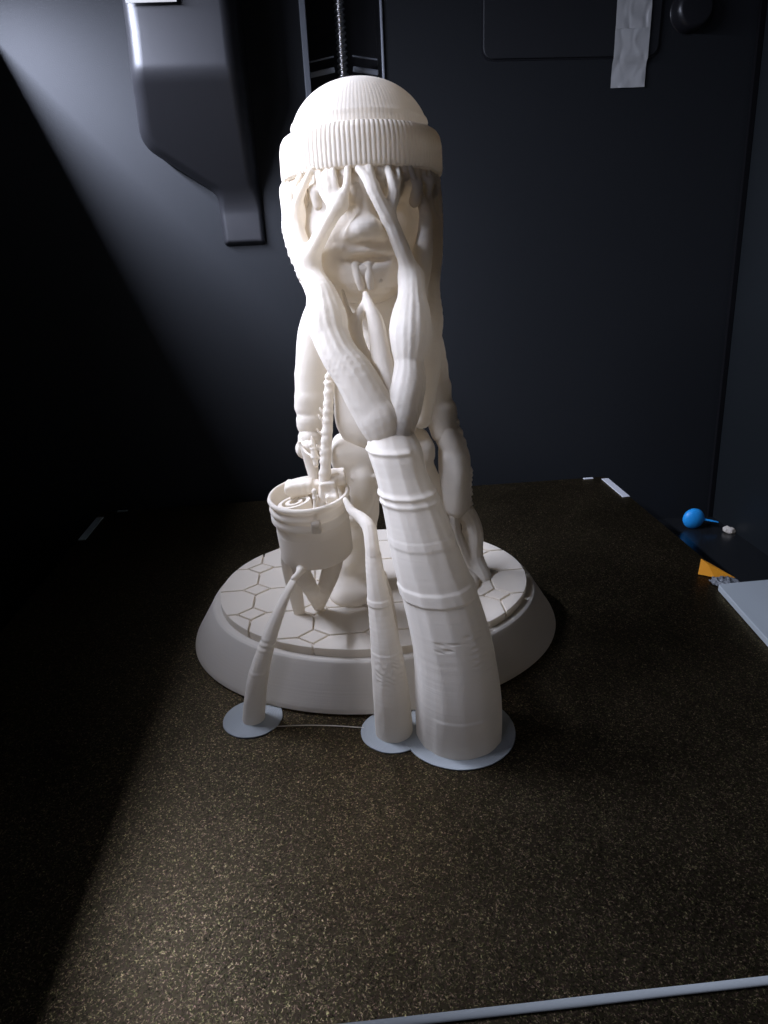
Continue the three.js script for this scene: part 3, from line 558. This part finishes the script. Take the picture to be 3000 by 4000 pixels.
  mesh('branch', solid([
    chain([[6.1, 70.6, 34.0, 1.6], [6.9, 73.4, 33.0, 3.6], [8.8, 79.4, 30, 4.9], [10.9, 85.8, 27, 4.5], [11.3, 89.9, 25.6, 3.8], [11.7, 93.2, 24.4, 4.6], [12.2, 97, 23, 5.3], [12.8, 101, 21.4, 4.8], [13.2, 104.6, 20, 3.7], [13.5, 109.6, 17, 3.3]], K),
    chain([[13.3, 109.6, 17, 2.58], [12.2, 114.1, 18, 2.08], [10.2, 119.0, 19, 1.93], [8.6, 123.0, 19.5, 1.79], [6.7, 126.4, 20, 1.66], [4.8, 130.5, 19.5, 1.5], [4.2, 134.9, 16.2, 1.2]], S), chain([[4.8, 130.5, 19.5, 1.2], [3.2, 132.6, 19, 0.88], [1.7, 135.0, 16.4, 0.88]], S), chain([[8.1, 123.8, 19.5, 1.34], [9.7, 128.4, 18.5, 1.34], [9.4, 132.0, 18, 1.0], [8.8, 134.9, 15.4, 0.89]], S), chain([[9.7, 128.4, 18.5, 1.0], [11.2, 132, 17, 0.7], [11.4, 134.8, 14.4, 0.7]], S),
    chain([[14.9, 94.3, 14, 6.6], [16.9, 98.6, 11, 5.6], [18.5, 106.5, 6, 4.0], [20.3, 114.6, 2, 3.7], [21.6, 122.7, 0, 3.0], [22.4, 128.5, -2, 2.4], [22.8, 133.6, -3, 1.6]], { k: 4 }), chain([[14, 104, 14, 3.4], [16.4, 112, 11.5, 3.2], [17.8, 119, 9.5, 2.6], [18.3, 124.7, 8, 2.0], [17.0, 129.1, 10, 1.17], [15.4, 132.7, 12, 0.92], [14.5, 135.0, 13, 0.79]], { k: 1.4 }), chain([[21.0, 121.7, 2, 2.3], [19.9, 128.1, 6, 1.2], [18.5, 132.9, 8, 0.94], [18.3, 135, 8, 0.9]], S), chain([[22, 124, -1, 1.6], [21.4, 130, 3, 0.9], [21, 134, 4, 0.8]], S), chain([[12, 92, 20, 3.6], [15.5, 90, 14, 5.6], [16.5, 82, 10, 4.5], [15.8, 72, 12, 3]], { k: 2 }),
  ], 0.34, { rough: 0.06 }), pla, o);
  const fringe = [];
  for (let i = 0; i < 30; i++) {                             // dense small twigs that reach the underside of the folded brim
    const g = Math.floor(i / 3), a = -(0.08 + 0.0285 * (i + 0.5 * rnd())) * Math.PI, ag = -(0.08 + 0.0285 * (g * 3 + 1.2)) * Math.PI, y0 = 127.5 + 2.5 * hash(g, 4), r = 19.6 - 0.8 * rnd(), w = 0.62 + 0.4 * rnd();
    const P = (A, R, y, q) => [3.6 - R * Math.cos(A), y, -4.2 - R * Math.sin(A), q];
    fringe.push(chain([P(ag, 19.3, y0, w * 1.3), P((a + ag) / 2, 20.2, y0 + 3.0, w * 1.1), P(a, r + 0.5, 132.6, w * 0.95), P(a, r + 0.2, 134.4 - 1.6 * Math.sin(a), w)], { k: 1.1 }));
  }
  mesh('branch', solid(fringe, 0.3, { rough: 0.05 }), pla, o);
  mesh('branch', solid([
    chain([[6.0, 79.7, 30, 2.56], [5.0, 88.3, 25.5, 2.69], [4.4, 93.7, 23, 2.46], [3.8, 99.2, 21, 2.1], [2.7, 103.1, 19.5, 1.4], [1.8, 106.2, 16.4, 0.8]], { k: 1 }), chain([[2.8, 83.2, 29, 2.08], [0.0, 90.6, 23.5, 2.11], [-1.5, 97.2, 21, 1.9], [-0.3, 101.5, 19, 1.2], [1.7, 104.7, 17.5, 0.75]], { k: 1 }), chain([[-1.5, 97.2, 21, 1.4], [-3.2, 103, 18, 0.9], [-4, 107, 14.5, 0.6]], { k: 0.8 }),
  ], 0.3, { rough: 0.05 }), pla, o);
}
{ // the slim one beside it, reaching the bucket rim
  const o = thing('tree_support_001', 'slim white support column beside the thick trunk, bending to the bucket rim', 'print support', [0, 0, 0], 'supports under the figurine');
  const keys = [[1.2, 0.2, 54.6, 4.7], [1.0, 10.8, 53.5, 4.5], [0.5, 22.5, 50, 3.8], [-0.2, 31.0, 46, 3.1], [-0.8, 39.6, 42, 2.4], [-1.0, 44.6, 39.3, 2.0]];
  const mod = (y, u) => (y < 22.5 ? 0.14 : 0) + (y > 33 && y < 34.2 ? 0.2 : 0) + (u > 0.6 && u < 0.95 ? 0.09 * Math.sin(y * 4.6 + 9 * noise(u * 12, y * 0.3)) * smooth(14.5, 16, y) * smooth(22, 20, y) : 0) + 0.08 * noise(u * 24, y * 0.3) + 0.05 * noise(2, y * 1.5);
  mesh('trunk', trunkGeometry(keys, 9, mod, 220), pla, o);
  mesh('branch', solid([chain([[-1.0, 43.6, 39.8, 1.95], [-1.1, 45.9, 38.5, 1.9], [-1.5, 49.8, 35.5, 1.75], [-3.2, 51.4, 32.5, 1.5], [-5.6, 52.7, 30, 1.15], [-7.0, 54.9, 27.5, 0.75]], { k: 0.6, facet: 0.06 }), chain([[2.6, 24, 48, 1.5], [2.2, 32, 43.5, 1.3], [1.2, 39, 41, 0.9]], { k: 0.8, facet: 0.1 })], 0.28), pla, o);
  brim(o, [[1.2, 54.4, 8.6]]).position.y = -0.03 * MM;
}
{ // the thin leaning one under the front of the bucket
  const o = thing('tree_support_002', 'thin leaning white support on its own round pad, front left of the base', 'print support', [0, 0, 0], 'supports under the figurine');
  const keys = [[-36.0, 0.3, 44.5, 2.95], [-34.7, 7.6, 44, 2.75], [-32.9, 14.6, 43, 2.6], [-30.0, 22.0, 41, 2.1], [-26.3, 29.4, 37.5, 1.6], [-23.8, 33.4, 34.2, 1.2], [-22.2, 35.0, 31.2, 0.9]];
  const mod = (y, u) => (y < 15 ? 0.12 : 0) + (y > 20 && y < 23 ? 0.16 * Math.sin(y * 5) : 0) + 0.06 * noise(u * 20, y * 0.3) + 0.05 * noise(4, y * 1.7);
  mesh('trunk', trunkGeometry(keys, 8, mod, 160), pla, o);
  brim(o, [[-36.2, 44.3, 8.0]]);
}
{ // webs between the bucket's underside and the base
  const o = thing('tree_support_003', 'short white webbed support between the tiled base and the bucket bottom', 'print support', [0, 0, 0], 'supports under the figurine');
  const W = { k: 0.6, flat: 0.45 };
  mesh('web', solid([chain([[-22.4, 34.8, 31.6, 0.95], [-21.2, 35.0, 28.5, 0.95], [-20.6, 34.6, 25, 1.5]], { k: 1 }), chain([[-25.4, 37, 16, 1.4], [-25.2, 32, 16.5, 1.9], [-24.0, 25, 17, 2.3], [-23.2, 16, 17, 1.7]], W), chain([[-22.0, 37, 21, 2.4], [-20.8, 30, 20, 2.6], [-18.6, 22, 17, 2.2], [-17.3, 15.4, 15.4, 1.3]], W), chain([[-10.6, 37, 18, 2.6], [-12.6, 30, 18, 2.8], [-15.4, 22, 16.6, 2.2], [-17.1, 15.4, 15.4, 0.9]], W), chain([[-25, 34.6, 21, 0.6], [-17.5, 34.6, 24, 0.6], [-10, 34.6, 21, 0.6]], { k: 0.6 }), chain([[-26, 33, 16, 1.2], [-22.6, 34.6, 18, 1.6]], W)], 0.28, { floor: 15.2 }), plaFlat, o);
}
{ // support below the other sleeve
  const o = thing('tree_support_004', 'knobbly white support rising from the base at the figurine right side', 'print support', [0, 0, 0], 'supports under the figurine');
  mesh('trunk', solid([chain([[34.6, 14.6, 2, 4.3], [32.6, 20.7, -1.5, 4.1], [33.4, 28.5, -3, 3.4], [32.2, 34.3, -3, 3.0], [28.4, 40, -3, 3.5]], { k: 1, facet: 0.12 }), chain([[31, 18, 0.6, 3.4], [28.4, 24.5, 0.2, 3.1], [26.2, 32.3, -0.6, 2.8], [26.2, 40, -2, 2.9]], { k: 1, facet: 0.12 })], 0.34, { floor: 15.2 }), pla, o);
}
renderer.render(scene, camera);
